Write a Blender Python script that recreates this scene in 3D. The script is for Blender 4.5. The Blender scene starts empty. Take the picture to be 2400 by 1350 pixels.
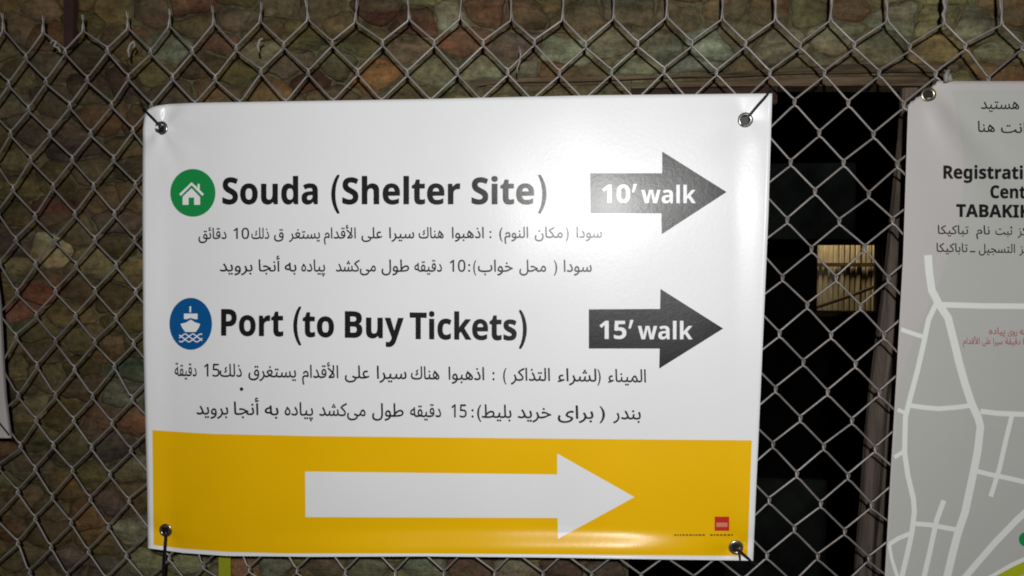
import bpy, bmesh, math, random, unicodedata
import numpy as np
from mathutils import Vector, Matrix, noise

rng = random.Random(7)
SC = bpy.context.scene
COL = SC.collection

# ------------------------------------------------------------------ camera
W, H, F = 2400.0, 1350.0, 1900.0          # photo size and focal length, in photo pixels
CAM = Vector((0.0, -1.07, 1.50))
YAW, PITCH = math.radians(6.0), math.radians(-2.0)
ROT = Matrix.Rotation(YAW, 3, 'Z') @ Matrix.Rotation(PITCH, 3, 'X')
cam_d = bpy.data.cameras.new('camera'); cam = bpy.data.objects.new('camera', cam_d); COL.objects.link(cam)
cam_d.sensor_width = 36.0; cam_d.lens = 36.0 * F / W; cam_d.clip_start = 0.02; cam_d.clip_end = 300
cam.matrix_world = Matrix.Translation(CAM) @ (ROT @ Matrix.Rotation(math.radians(90), 3, 'X')).to_4x4()
SC.camera = cam

def P(px, py, Y=0.0):
    """the point of the plane y = Y (fence, wall, banner ...) that the photo shows at px, py"""
    d = ROT @ Vector(((px - W / 2) / F, 1.0, (H / 2 - py) / F))
    return CAM + d * ((Y - CAM.y) / d.y)

# ------------------------------------------------------------------ night sky, lamp, exposure
world = bpy.data.worlds.new('World'); SC.world = world; world.use_nodes = True
wn = world.node_tree; bg = wn.nodes['Background']
sky = wn.nodes.new('ShaderNodeTexSky'); sky.sky_type = 'NISHITA'; sky.sun_disc = False
sky.sun_elevation = math.radians(1.0); sky.sun_rotation = math.radians(200)
wn.links.new(sky.outputs[0], bg.inputs[0]); bg.inputs[1].default_value = 0.012

fl = bpy.data.lights.new('flash', 'AREA'); fl.shape = 'DISK'; fl.size = 0.035; fl.energy = 15.6; fl.color = (1.0, 0.995, 0.985)
flo = bpy.data.objects.new('flash', fl); COL.objects.link(flo)
flo.location = Vector((CAM.x + 0.035, CAM.y - 0.18, CAM.z + 0.130))
flo.rotation_euler = (math.radians(90), 0, 0)

yl = bpy.data.lights.new('yard_lamp', 'POINT'); yl.energy = 27; yl.shadow_soft_size = 0.05; yl.color = (1.0, 0.86, 0.58)
ylo = bpy.data.objects.new('yard_lamp', yl); COL.objects.link(ylo)

SC.view_settings.view_transform = 'Standard'; SC.view_settings.look = 'None'
SC.view_settings.exposure = 0.0; SC.view_settings.gamma = 1.0; SC.view_settings.use_curve_mapping = False
SC.render.engine = 'CYCLES'
SC.cycles.filter_width = 1.9

# ------------------------------------------------------------------ materials
def mat(name, color, rough=0.6, metal=0.0, spec=0.5, var=0.0, var_scale=8.0, bump=0.0, bump_scale=60.0,
        attr=None, stretch=(1, 1, 1), detail=6, var2=None, coat=0.0, hue=0.0, grit=0.0):
    m = bpy.data.materials.new(name); m.use_nodes = True
    nt = m.node_tree; N = nt.nodes; L = nt.links; b = N['Principled BSDF']
    b.inputs['Roughness'].default_value = rough; b.inputs['Metallic'].default_value = metal
    b.inputs['Specular IOR Level'].default_value = spec
    if coat: b.inputs['Coat Weight'].default_value = coat; b.inputs['Coat Roughness'].default_value = .25
    tc = N.new('ShaderNodeTexCoord'); mp = N.new('ShaderNodeMapping'); mp.inputs['Scale'].default_value = stretch
    L.new(tc.outputs['Object'], mp.inputs['Vector'])
    src = None
    if attr:
        a = N.new('ShaderNodeAttribute'); a.attribute_name = attr; src = a.outputs['Color']
    else:
        r = N.new('ShaderNodeRGB'); r.outputs[0].default_value = (*color, 1); src = r.outputs[0]
    if var > 0:
        n = N.new('ShaderNodeTexNoise'); n.inputs['Scale'].default_value = var_scale; n.inputs['Detail'].default_value = detail
        n.inputs['Roughness'].default_value = .65
        L.new(mp.outputs[0], n.inputs['Vector'])
        cr = N.new('ShaderNodeMapRange'); cr.inputs['From Min'].default_value = .28; cr.inputs['From Max'].default_value = .72
        cr.inputs['To Min'].default_value = 1 - var; cr.inputs['To Max'].default_value = 1 + var
        L.new(n.outputs['Fac'], cr.inputs['Value'])
        mx = N.new('ShaderNodeMix'); mx.data_type = 'RGBA'; mx.blend_type = 'MULTIPLY'; mx.inputs['Factor'].default_value = 1
        mx.clamp_result = False
        L.new(src, mx.inputs['A']); L.new(cr.outputs[0], mx.inputs['B']); src = mx.outputs['Result']
    if var2:
        col2, sc2, lo, hi, amt = var2
        n = N.new('ShaderNodeTexNoise'); n.inputs['Scale'].default_value = sc2; n.inputs['Detail'].default_value = 8
        n.inputs['Roughness'].default_value = .7
        L.new(mp.outputs[0], n.inputs['Vector'])
        cr = N.new('ShaderNodeMapRange'); cr.inputs['From Min'].default_value = lo; cr.inputs['From Max'].default_value = hi
        cr.inputs['To Max'].default_value = amt
        L.new(n.outputs['Fac'], cr.inputs['Value'])
        mx = N.new('ShaderNodeMix'); mx.data_type = 'RGBA'
        L.new(cr.outputs[0], mx.inputs['Factor']); L.new(src, mx.inputs['A']); mx.inputs['B'].default_value = (*col2, 1)
        src = mx.outputs['Result']
    if grit:
        n = N.new('ShaderNodeTexNoise'); n.inputs['Scale'].default_value = 95; n.inputs['Detail'].default_value = 8; n.inputs['Roughness'].default_value = .8
        L.new(tc.outputs['Object'], n.inputs['Vector'])
        cr = N.new('ShaderNodeMapRange'); cr.inputs['From Min'].default_value = .36; cr.inputs['From Max'].default_value = .64
        cr.inputs['To Min'].default_value = 1 - grit; cr.inputs['To Max'].default_value = 1 + grit
        L.new(n.outputs['Fac'], cr.inputs['Value'])
        mx = N.new('ShaderNodeMix'); mx.data_type = 'RGBA'; mx.blend_type = 'MULTIPLY'; mx.inputs['Factor'].default_value = 1
        mx.clamp_result = False
        L.new(src, mx.inputs['A']); L.new(cr.outputs[0], mx.inputs['B']); src = mx.outputs['Result']
    if hue:
        n = N.new('ShaderNodeTexNoise'); n.inputs['Scale'].default_value = 11; n.inputs['Detail'].default_value = 4
        L.new(mp.outputs[0], n.inputs['Vector'])
        cr = N.new('ShaderNodeValToRGB'); e = cr.color_ramp.elements
        e[0].position = .36; e[0].color = (1 + hue, 1 - hue * .5, 1 - hue, 1); e[1].position = .64; e[1].color = (1 - hue * .7, 1 + hue * .25, 1 + hue * .1, 1)
        L.new(n.outputs['Fac'], cr.inputs[0])
        mx = N.new('ShaderNodeMix'); mx.data_type = 'RGBA'; mx.blend_type = 'MULTIPLY'; mx.inputs['Factor'].default_value = 1
        mx.clamp_result = False
        L.new(src, mx.inputs['A']); L.new(cr.outputs[0], mx.inputs['B']); src = mx.outputs['Result']
    L.new(src, b.inputs['Base Color'])
    if bump > 0:
        n = N.new('ShaderNodeTexNoise'); n.inputs['Scale'].default_value = bump_scale; n.inputs['Detail'].default_value = 10
        n.inputs['Roughness'].default_value = .7
        L.new(mp.outputs[0], n.inputs['Vector'])
        bp = N.new('ShaderNodeBump'); bp.inputs['Strength'].default_value = 1.0; bp.inputs['Distance'].default_value = bump
        L.new(n.outputs['Fac'], bp.inputs['Height']); L.new(bp.outputs[0], b.inputs['Normal'])
    return m

VR = 0.28; VSP = 0.235
M = {
 'vinyl_white': mat('white_vinyl', (.745, .755, .765), VR, spec=VSP, var=.02, var_scale=5, bump=.00012, bump_scale=180),
 'ink_black': mat('black_ink', (.012, .012, .013), VR, spec=VSP, bump=.00012, bump_scale=180),
 'ink_text': mat('dark_grey_ink', (.018, .018, .02), VR, spec=VSP, bump=.00012, bump_scale=180),
 'ink_yellow': mat('yellow_ink', (.80, .455, .002), VR, spec=VSP, var=.04, var_scale=4, bump=.00012, bump_scale=180),
 'ink_green': mat('green_ink', (.01, .24, .06), VR, spec=VSP),
 'ink_blue': mat('blue_ink', (.004, .085, .26), VR, spec=VSP),
 'ink_red': mat('red_ink', (.50, .03, .02), VR, spec=VSP),
 'ink_pale_red': mat('pale_red_ink', (.62, .22, .14), VR, spec=VSP),
 'ink_brown': mat('brown_ink', (.22, .11, .01), VR, spec=VSP),
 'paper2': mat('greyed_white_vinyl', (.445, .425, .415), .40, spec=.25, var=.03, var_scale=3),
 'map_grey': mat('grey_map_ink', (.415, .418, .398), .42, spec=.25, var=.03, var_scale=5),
 'road_white': mat('pale_road_ink', (.68, .70, .67), .42),
 'lime': mat('lime_ink', (.36, .40, .01), .42),
 'ink_faded_red': mat('faded_red_ink', (.34, .09, .10), .42),
 'steel': mat('galvanised_steel', (.24, .222, .21), .45, metal=.35, var=.45, var_scale=14, bump=.0003, bump_scale=300,
              var2=((.12, .075, .05), 30, .55, .75, .8)),
 'brass': mat('brass_eyelet', (.36, .33, .20), .3, metal=.9),
 'zinc': mat('zinc_eyelet', (.30, .30, .28), .3, metal=.9),
 'hole': mat('dark_hole', (.01, .01, .01), .9),
 'tie': mat('black_nylon', (.008, .008, .012), .38),
 'twine': mat('whitish_twine', (.24, .225, .20), .8, var=.2, var_scale=90),
 'rust': mat('rusty_iron', (.030, .009, .008), .75, var=.4, var_scale=20, bump=.001, bump_scale=60),
 'stone': mat('weathered_stone', (.1, .1, .1), .9, spec=.2, attr='stone_colour', var=.72, var_scale=21, bump=.009, bump_scale=38,
              var2=((.100, .083, .047), 15, .46, .66, .85), stretch=(.5, 1, 1.7), hue=.12, grit=.45),
 'mortar': mat('old_mortar', (.080, .066, .037), .95, spec=.15, var=.7, var_scale=22, bump=.005, bump_scale=45, hue=.12, grit=.45),
 'wood': mat('old_timber', (.105, .072, .042), .8, spec=.2, var=.75, var_scale=12, bump=.003, bump_scale=30, stretch=(.7, 6, 9), detail=10),
 'wood_up': mat('grey_timber', (.085, .066, .052), .8, spec=.25, var=.6, var_scale=12, bump=.003, bump_scale=30, stretch=(9, 6, .6), detail=10),
 'wood_dark': mat('dark_timber', (.040, .022, .017), .85, spec=.2, var=.6, var_scale=12, bump=.003, bump_scale=30, stretch=(.7, 6, 9)),
 'room_shade': mat('shade_dark_plaster', (.016, .013, .013), .95, spec=.1, var=.6, var_scale=3),  # darkness of the unlit room put into the plaster colour
 'cane': mat('cane_slats', (.52, .43, .28), .7, var=.45, var_scale=6, stretch=(6, 6, 1)),
 'cane_back': mat('dark_cane', (.16, .11, .05), .8),
 'board': mat('dark_green_board', (.019, .023, .020), .9, spec=.1, var=.6, var_scale=5),
 'asphalt': mat('ground_asphalt', (.05, .05, .048), .9, var=.3, var_scale=20, bump=.004, bump_scale=90),
 'lime_plastic': mat('lime_plastic', (.27, .30, .012), .5),
}

# ------------------------------------------------------------------ object helpers
def link(name, me, m=None, parent=None, smooth=False):
    o = bpy.data.objects.new(name, me); COL.objects.link(o)
    if m: me.materials.append(m)
    if smooth:
        me.polygons.foreach_set('use_smooth', [True] * len(me.polygons))
    if parent: o.parent = parent
    return o
def raw(name, vs, fs, m, parent=None, smooth=False):
    me = bpy.data.meshes.new(name); me.from_pydata([tuple(v) for v in vs], [], fs); me.update()
    return link(name, me, m, parent, smooth)
def empty(name, loc, label, cat, group=None, kind=None):
    """parts are modelled in world space; the empty marks the base of the thing"""
    o = bpy.data.objects.new(name, None); COL.objects.link(o); o.empty_display_size = .1
    o['label'] = label; o['category'] = cat
    if group: o['group'] = group
    if kind: o['kind'] = kind
    o['_base'] = tuple(loc)
    return o
def settle(root):
    """move the empty to its base, keeping the parts where they stand"""
    b = Vector(root['_base']); del root['_base']; root.location = b
    for c in root.children:
        c.matrix_parent_inverse = Matrix.Translation(-b)
def tag(o, label, cat, group=None):
    o['label'] = label; o['category'] = cat
    if group: o['group'] = group
    return o

def tube(pts, r, seg=8, vs=None, fs=None, taper=None):
    if vs is None: vs, fs = [], []
    pts = [Vector(p) for p in pts]; n = len(pts); base = len(vs)
    up = Vector((0, 1, 0)) if abs((pts[-1] - pts[0]).normalized().y) < .9 else Vector((0, 0, 1))
    for i, p in enumerate(pts):
        t = (pts[min(i + 1, n - 1)] - pts[max(i - 1, 0)]).normalized()
        a = t.cross(up)
        a = a.normalized() if a.length > 1e-6 else Vector((1, 0, 0))
        b = a.cross(t).normalized(); rr = r * (taper[i] if taper else 1)
        for k in range(seg):
            an = 2 * math.pi * k / seg
            vs.append(p + a * (math.cos(an) * rr) + b * (math.sin(an) * rr))
    for i in range(n - 1):
        for k in range(seg):
            k2 = (k + 1) % seg
            fs.append((base + i * seg + k, base + i * seg + k2, base + (i + 1) * seg + k2, base + (i + 1) * seg + k))
    fs.append(tuple(base + k for k in range(seg))[::-1]); fs.append(tuple(base + (n - 1) * seg + k for k in range(seg)))
    return vs, fs

def rough_box(name, x0, x1, y0, y1, z0, z1, m, parent=None, bev=.004, nx=1, nz=1, amp=0.0, skew=None, seed=0):
    bm = bmesh.new(); bmesh.ops.create_cube(bm, size=1)
    for v in bm.verts:
        v.co = Vector((x0 if v.co.x < 0 else x1, y0 if v.co.y < 0 else y1, z0 if v.co.z < 0 else z1))
    for k in range(1, nx):
        bmesh.ops.bisect_plane(bm, geom=bm.verts[:] + bm.edges[:] + bm.faces[:], plane_co=(x0 + (x1 - x0) * k / nx, 0, 0), plane_no=(1, 0, 0))
    for k in range(1, nz):
        bmesh.ops.bisect_plane(bm, geom=bm.verts[:] + bm.edges[:] + bm.faces[:], plane_co=(0, 0, z0 + (z1 - z0) * k / nz), plane_no=(0, 0, 1))
    if bev:
        es = [e for e in bm.edges if len(e.link_faces) == 2 and e.calc_face_angle() > .5]
        bmesh.ops.bevel(bm, geom=es, offset=bev, segments=2, affect='EDGES')
    for v in bm.verts:
        if amp: v.co += noise.noise_vector(v.co * 9 + Vector((seed, 0, 0))) * amp
        if skew: v.co = Vector(skew(v.co))
    me = bpy.data.meshes.new(name); bm.to_mesh(me); bm.free()
    return link(name, me, m, parent)

# ------------------------------------------------------------------ ground
g = raw('ground', [(-40, -40, 0), (40, -40, 0), (40, 40, 0), (-40, 40, 0)], [(0, 1, 2, 3)], M['asphalt']); g['kind'] = 'structure'

# ------------------------------------------------------------------ the rubble wall with its window hole
YM = 0.072            # mortar face
YS = 0.064            # mean face of the stones
XL, XR, ZT = -2.4, 2.4, 3.2
o_tl = P(1470, 196, YM); o_tr = P(2150, 196, YM)
OX0, OX1 = P(1475, 900, YM).x, P(2135, 700, YM).x
OZ1 = P(1800, 200, YM).z; OZ0 = P(1800, 1350, YM).z - .30
wall = empty('stone_wall', (0, YM, 0), 'rubble stone wall in dull browns and greens behind the wire fence', 'wall')
def wallbox(x0, x1, z0, z1, nm='mortar_core'):
    return rough_box(nm, x0, x1, YM, YM + .42, z0, z1, M['mortar'], wall, bev=0)

def splay(xf, xb, xe):
    q = [(xf, YM), (xb, YM + .42), (xe, YM + .42), (xe, YM)]
    if xe < xf: q = q[::-1]
    vs = [(x, y, z) for z in (0, ZT) for x, y in q]
    raw('mortar_core', vs, [(3, 2, 1, 0), (4, 5, 6, 7), (0, 1, 5, 4), (1, 2, 6, 5), (2, 3, 7, 6), (3, 0, 4, 7)], M['mortar'], wall)
splay(OX0, OX0 - .12, XL); splay(OX1 + .01, OX1 + .42, XR); OXA = OX1 + .01

q = [(YM, OZ1), (YM + .42, OZ1 + .16), (YM + .42, ZT), (YM, ZT)]
raw('mortar_core', [(x, y, z) for x in (OX0 + .001, OX1 + .009) for y, z in q], [(0, 1, 2, 3), (7, 6, 5, 4), (0, 4, 5, 1), (1, 5, 6, 2), (2, 6, 7, 3), (3, 7, 4, 0)], M['mortar'], wall)
wallbox(OX0 + .001, OX1 + .009, 0, OZ0)

def lin(r, g, b):
    f = lambda c: ((c / 255 + .055) / 1.055) ** 2.4 if c > 10 else c / 3294
    return (f(r), f(g), f(b))
def px_of(v):
    q = ROT.transposed() @ (Vector(v) - CAM)
    return W / 2 + F * q.x / q.y, H / 2 - F * q.z / q.y

# stones whose own colour stands out: pixel place in the photo, half width, half height, colour (as the camera sees it)
ANCH = [
 (1085, 88, 48, 26, (108, 62, 32)), (868, 172, 34, 34, (118, 80, 18)), (600, 118, 60, 40, (96, 92, 62)), (388, 112, 52, 30, (80, 90, 72)),
 (505, 100, 34, 26, (88, 62, 42)), (262, 14, 40, 22, (84, 72, 24)), (345, 168, 40, 26, (74, 70, 28)), (540, 178, 46, 26, (84, 74, 22)),
 (620, 212, 40, 18, (98, 66, 22)), (505, 212, 34, 18, (90, 60, 26)), (690, 155, 40, 24, (82, 66, 52)), (845, 95, 44, 30, (84, 80, 36)),
 (720, 180, 34, 24, (66, 40, 26)), (790, 150, 30, 26, (72, 70, 40)), (975, 55, 50, 28, (74, 48, 30)), (880, 20, 56, 18, (66, 38, 22)),
 (745, 20, 60, 22, (68, 60, 38)), (640, 10, 60, 16, (86, 72, 46)), (1062, 42, 22, 18, (104, 112, 88)), (960, 110, 50, 30, (92, 84, 60)),
 (1010, 165, 46, 28, (84, 92, 66)), (1135, 175, 50, 30, (104, 114, 86)), (1210, 110, 44, 34, (86, 76, 66)), (1220, 170, 40, 22, (96, 90, 70)),
 (1320, 120, 60, 34, (104, 112, 86)), (1440, 90, 62, 34, (98, 100, 74)), (1545, 110, 52, 40, (88, 100, 80)), (1500, 155, 60, 22, (112, 118, 86)),
 (1660, 105, 56, 40, (106, 122, 102)), (1625, 160, 46, 20, (108, 114, 100)), (1740, 80, 40, 40, (100, 96, 66)), (1830, 105, 60, 44, (108, 100, 74)),
 (1960, 80, 70, 40, (104, 98, 70)), (1990, 8, 80, 14, (100, 68, 34)), (2110, 40, 62, 36, (102, 104, 78)), (2205, 112, 52, 22, (112, 86, 32)),
 (2290, 60, 56, 46, (98, 92, 66)), (2370, 110, 50, 40, (88, 84, 56)), (2060, 110, 60, 26, (104, 104, 76)), (1900, 20, 40, 20, (92, 90, 46)),
 (1345, 40, 56, 30, (92, 78, 50)), (1590, 30, 60, 28, (94, 84, 56)), (1700, 14, 50, 18, (100, 78, 46)), (1480, 25, 50, 22, (86, 80, 58)),
 (1230, 30, 48, 26, (88, 68, 42)), (1130, 25, 40, 24, (96, 60, 34)), (440, 8, 50, 14, (84, 52, 30)), (540, 45, 50, 20, (76, 66, 50)),
 (250, 820, 46, 36, (96, 62, 18)), (83, 680, 26, 26, (78, 42, 20)), (32, 730, 24, 20, (76, 40, 26)), (112, 492, 32, 18, (64, 32, 22)),
 (110, 584, 26, 14, (92, 86, 56)), (215, 612, 40, 20, (80, 74, 40)), (270, 925, 48, 34, (66, 76, 62)), (312, 990, 30, 28, (88, 52, 24)),
 (190, 800, 40, 28, (68, 58, 24)), (30, 640, 40, 50, (70, 66, 40)), (300, 860, 30, 24, (58, 66, 46)), (318, 640, 14, 22, (92, 74, 24)),
 (60, 960, 40, 40, (68, 62, 36)), (70, 1030, 40, 30, (60, 56, 22)), (230, 985, 36, 26, (66, 40, 22)), (150, 1060, 44, 30, (52, 44, 20)),
 (300, 1100, 34, 40, (72, 72, 48)), (260, 1050, 40, 26, (58, 48, 44)), (300, 1250, 34, 44, (76, 76, 56)), (200, 1210, 44, 30, (68, 48, 16)),
 (250, 1180, 40, 28, (56, 46, 42)), (60, 1100, 44, 32, (54, 46, 28)), (110, 1200, 36, 26, (58, 52, 30)), (50, 1310, 60, 26, (58, 50, 28)),
 (335, 1320, 40, 22, (80, 78, 48)), (430, 1325, 46, 22, (88, 86, 54)), (572, 1330, 24, 22, (104, 60, 22)), (640, 1330, 44, 22, (84, 88, 72)),
 (750, 1335, 50, 22, (78, 58, 40)), (870, 1338, 56, 20, (78, 74, 52)), (990, 1340, 52, 20, (80, 88, 68)), (1100, 1340, 46, 20, (72, 48, 36)),
 (1210, 1340, 52, 20, (86, 82, 66)), (1320, 1340, 50, 20, (62, 44, 36)), (1420, 1340, 50, 20, (56, 46, 38)),
 (30, 240, 50, 40, (58, 50, 34)), (60, 300, 50, 30, (56, 50, 42)), (20, 370, 40, 40, (70, 68, 36)), (100, 160, 46, 30, (56, 46, 32)),
 (200, 130, 60, 36, (44, 36, 20)), (215, 200, 50, 30, (44, 38, 24)), (100, 230, 40, 30, (50, 42, 28)), (280, 190, 40, 30, (48, 36, 28)),
 (30, 60, 60, 36, (60, 50, 34)), (90, 20, 40, 18, (66, 56, 38)),
]
def base_colour(px, py):
    """the general tone of the stones there: darker olive brown on the left, greener and paler to the right"""
    t = min(1, max(0, (px - 200) / 900))
    k = rng.random()
    pal = [(56, 47, 28), (50, 42, 30), (60, 52, 38), (52, 50, 30), (56, 40, 28), (46, 40, 24), (62, 56, 36), (54, 46, 42)]
    pal2 = [(98, 88, 60), (88, 78, 54), (102, 98, 70), (84, 66, 48), (96, 94, 64), (82, 72, 50), (90, 90, 68), (92, 70, 44)]
    c1, c2 = rng.choice(pal), rng.choice(pal2)
    return tuple(a * (1 - t) + b * t for a, b in zip(c1, c2))
def albedo_of(c, px, py, sat=.8):
    """from the seen colour back to the stone's own colour: undo the lamp's fall-off with distance"""
    p = P(px, py, YS); d = (p - flo.location)
    fall = (1.33 / d.length) ** 2 * (d.y / d.length) ** 2
    l = lin(*c); m_ = sum(l) / 3
    return tuple(min(.6, max(.006, (m_ + (v - m_) * sat) * 1.05 / max(fall, .36))) * w_ for v, w_ in zip(l, (1.06, 1.0, .88)))

seeds = []
for (ax, ay, hw, hh, c) in ANCH:
    p = P(ax, ay, YS); seeds.append((p.x, p.z, c))
AN = 1.6                                    # stones lie wider than tall
CELL = .05; gridd = {}
def gk(x, z): return (int(x / CELL), int(z / CELL))
for i, (x, z, c) in enumerate(seeds): gridd.setdefault(gk(x, z), []).append(i)
def far_enough(x, z, md):
    a, b = gk(x, z)
    for i in range(a - 2, a + 3):
        for j in range(b - 2, b + 3):
            for s in gridd.get((i, j), ()):
                dx = (seeds[s][0] - x) / AN; dz = seeds[s][1] - z
                if dx * dx + dz * dz < md * md: return False
    return True
X0s, X1s, Z0s, Z1s = -1.45, 1.45, .75, 2.25
for _ in range(26000):
    x = rng.uniform(X0s, X1s); z = rng.uniform(Z0s, Z1s)
    if far_enough(x, z, rng.choice((.028, .040, .054))):
        px, py = px_of((x, YS, z))
        seeds.append((x, z, None)); gridd.setdefault(gk(x, z), []).append(len(seeds) - 1)

def clip(poly, ax, az, nx, nz):
    out = []
    for i in range(len(poly)):
        p, q = poly[i], poly[(i + 1) % len(poly)]
        dp = (p[0] - ax) * nx + (p[1] - az) * nz; dq = (q[0] - ax) * nx + (q[1] - az) * nz
        if dp <= 0: out.append(p)
        if (dp < 0 < dq) or (dq < 0 < dp):
            t = dp / (dp - dq); out.append((p[0] + (q[0] - p[0]) * t, p[1] + (q[1] - p[1]) * t))
    return out

lint_z1 = {}   # top edge of the lintel, as a function of x
def lintel_top(x):
    px, _ = px_of((x, YS, 1.7))
    py = np.interp(px, [1080, 1180, 1450, 1690, 1950, 2150, 2400], [204, 188, 183, 170, 150, 148, 150])
    return P(px, py, YS).z
def lintel_bot(x):
    px, _ = px_of((x, YS, 1.7)); return P(px, 198, YS).z
JX = [(2120, 330), (2100, 500), (2080, 700), (2046, 950), (2016, 1300)]
def jamb_x(z):
    pts = sorted((P(a, b, YS).z, P(a, b, YS).x) for a, b in JX)
    return float(np.interp(z, [p[0] for p in pts], [p[1] for p in pts]))
JW = .058

def stone_mesh(i):
    sx, sz, c = seeds[i]
    R_ = .12
    poly = [(sx - R_, sz - R_ * .8), (sx + R_, sz - R_ * .8), (sx + R_, sz + R_ * .8), (sx - R_, sz + R_ * .8)]
    a, b = gk(sx, sz)
    for gi in range(a - 3, a + 4):
        for gj in range(b - 3, b + 4):
            for s in gridd.get((gi, gj), ()):
                if s == i: continue
                ox, oz = seeds[s][0], seeds[s][1]
                dx, dz = (ox - sx) / AN / AN, (oz - sz)
                poly = clip(poly, (sx + ox) / 2, (sz + oz) / 2, dx, dz)
                if len(poly) < 3: return None
    # keep clear of the window hole, its lintel and its jamb
    LX0, LX1 = P(1110, 190, YS).x, OX1 + .04
    if poly:
        cx = sum(p[0] for p in poly) / len(poly); cz = sum(p[1] for p in poly) / len(poly)
        if cx > LX0 - .0 and cx < LX1 + .015 and lintel_bot(cx) - .012 < cz:
            if cz < lintel_top(cx): return None
            zc = max(lintel_top(min(max(p[0], LX0), LX1)) for p in poly)
            poly = clip(poly, 0, zc + .001, 0, -1)
        elif cx > OX0 and cx < OX1 + .03 and cz > OZ0:
            return None
        elif cz > OZ0 and cx <= OX0: poly = clip(poly, OX0 - .003, 0, 1, 0)
        elif cz > OZ0 and cx >= OX1: poly = clip(poly, OX1 + .034, 0, -1, 0)
    if len(poly) < 3: return None
    cx = sum(p[0] for p in poly) / len(poly); cz = sum(p[1] for p in poly) / len(poly)
    rad = sum(math.hypot(p[0] - cx, p[1] - cz) for p in poly) / len(poly)
    if rad < .008: return None
    for _ in range(1 if rad > .012 else 0):
        q = []
        for k in range(len(poly)):
            p0, p1 = poly[k], poly[(k + 1) % len(poly)]
            q.append((p0[0] * .84 + p1[0] * .16, p0[1] * .84 + p1[1] * .16)); q.append((p0[0] * .16 + p1[0] * .84, p0[1] * .16 + p1[1] * .84))
        poly = q
        if len(poly) > 16: break
    q = []
    for k in range(len(poly)):
        p0, p1 = poly[k], poly[(k + 1) % len(poly)]; q.append(p0)
        ln = math.hypot(p1[0] - p0[0], p1[1] - p0[1])
        if ln > .014:
            for t_ in ((.5,) if ln < .03 else (.33, .67)):
                o_ = rng.uniform(-.0028, .0012); nx_, nz_ = (p1[1] - p0[1]) / ln, -(p1[0] - p0[0]) / ln
                if (p0[0] - cx) * nx_ + (p0[1] - cz) * nz_ < 0: nx_, nz_ = -nx_, -nz_
                q.append((p0[0] + (p1[0] - p0[0]) * t_ + nx_ * o_, p0[1] + (p1[1] - p0[1]) * t_ + nz_ * o_))
    poly = q
    n = len(poly); gap = .0007 / rad
    proud = rng.uniform(-.003, .002); tx, tz = rng.uniform(-.07, .07), rng.uniform(-.07, .07)
    vs, fs = [], []
    for ring, (s, d) in enumerate(((1 - gap, .0), (1 - gap * 2.4, -.0045), (.86 - gap, -.0075), (.45, -.0085))):
        for (x, z) in poly:
            X = cx + (x - cx) * s; Z = cz + (z - cz) * s
            nz = noise.noise_vector(Vector((X * 40, i * .37, Z * 40)))
            Y = YM + .002 + d
            if ring: Y += proud + (X - cx) * tx + (Z - cz) * tz + nz.y * .0025
            vs.append((X + nz.x * .0035, Y, Z + nz.z * .0035))
    vs.append((cx, YM - .009 + proud, cz))
    for r_ in range(3):
        for k in range(n):
            k2 = (k + 1) % n; fs.append((r_ * n + k, r_ * n + k2, (r_ + 1) * n + k2, (r_ + 1) * n + k))
    for k in range(n): fs.append((3 * n + k, 3 * n + (k + 1) % n, 4 * n))
    px, py = px_of((cx, YS, cz))
    col = albedo_of(c, px, py, .64) if c else albedo_of(base_colour(px, py), px, py, 1.0)
    return vs, fs, col, px, py, rad

def colour_attr(me, cols):
    a = me.color_attributes.new('stone_colour', 'FLOAT_COLOR', 'POINT')
    a.data.foreach_set('color', np.array(cols, dtype=np.float32).ravel())

singles, rest = [], []
for i in range(len(seeds)):
    r = stone_mesh(i)
    if not r: continue
    vs, fs, col, px, py, rad = r
    inframe = -60 < px < 2460 and -50 < py < 1400
    hid = (390 < px < 1740 and 285 < py < 1240) or (2180 < px and py > 260)
    (singles if inframe and not hid else rest).append(r)
singles.sort(key=lambda r: -r[5])
rest += singles[298:]; singles = singles[:298]
for (vs, fs, col, px, py, rad) in singles:
    me = bpy.data.meshes.new('stone'); me.from_pydata(vs, [], fs); me.update(); colour_attr(me, [(*col, 1)] * len(vs))
    link('stone', me, M['stone'], wall, True)
V, Fc, Cc = [], [], []
for (vs, fs, col, px, py, rad) in rest:
    b = len(V); V += vs; Fc += [tuple(b + k for k in f) for f in fs]; Cc += [(*col, 1)] * len(vs)
me = bpy.data.meshes.new('stones'); me.from_pydata(V, [], Fc); me.update(); colour_attr(me, Cc)
o = link('rubble_stones', me, M['stone'], wall, True); o['kind'] = 'stuff'

# lintel of two old boards, and the grey timber jamb on the right of the hole
LX0, LX1 = P(1120, 190, YS).x, OX1 + .05
def slab(name, x0, x1, top, bot, y0, y1, m, parent, n=26, amp=.0018, seed=0):
    vs, fs = [], []
    for k in range(n + 1):
        x = x0 + (x1 - x0) * k / n; zt, zb = top(x), bot(x)
        prof = [(y1, zb), (y0 + .003, zb), (y0, zb + .003), (y0, zb * .6 + zt * .4), (y0, zt - .003), (y0 + .003, zt), (y1, zt)]
        for j, (y, z) in enumerate(prof):
            nv = noise.noise_vector(Vector((x * 11 + seed, j * 1.7, seed))) * amp
            vs.append((x, y + nv.y, z + nv.z))
    q = 7
    for k in range(n):
        for j in range(q):
            j2 = (j + 1) % q; fs.append((k * q + j, (k + 1) * q + j, (k + 1) * q + j2, k * q + j2))
    fs.append(tuple(range(q))); fs.append(tuple(n * q + j for j in range(q))[::-1])
    return raw(name, vs, fs, m, parent)
mid = lambda x: lintel_bot(x) * .5 + lintel_top(x) * .5 + .001
slab('lintel_board', LX0, LX1, lambda x: lintel_top(x) - .001, lambda x: mid(x) + .0012, YS - .004, YS + .05, M['wood'], wall, seed=1)
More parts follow.
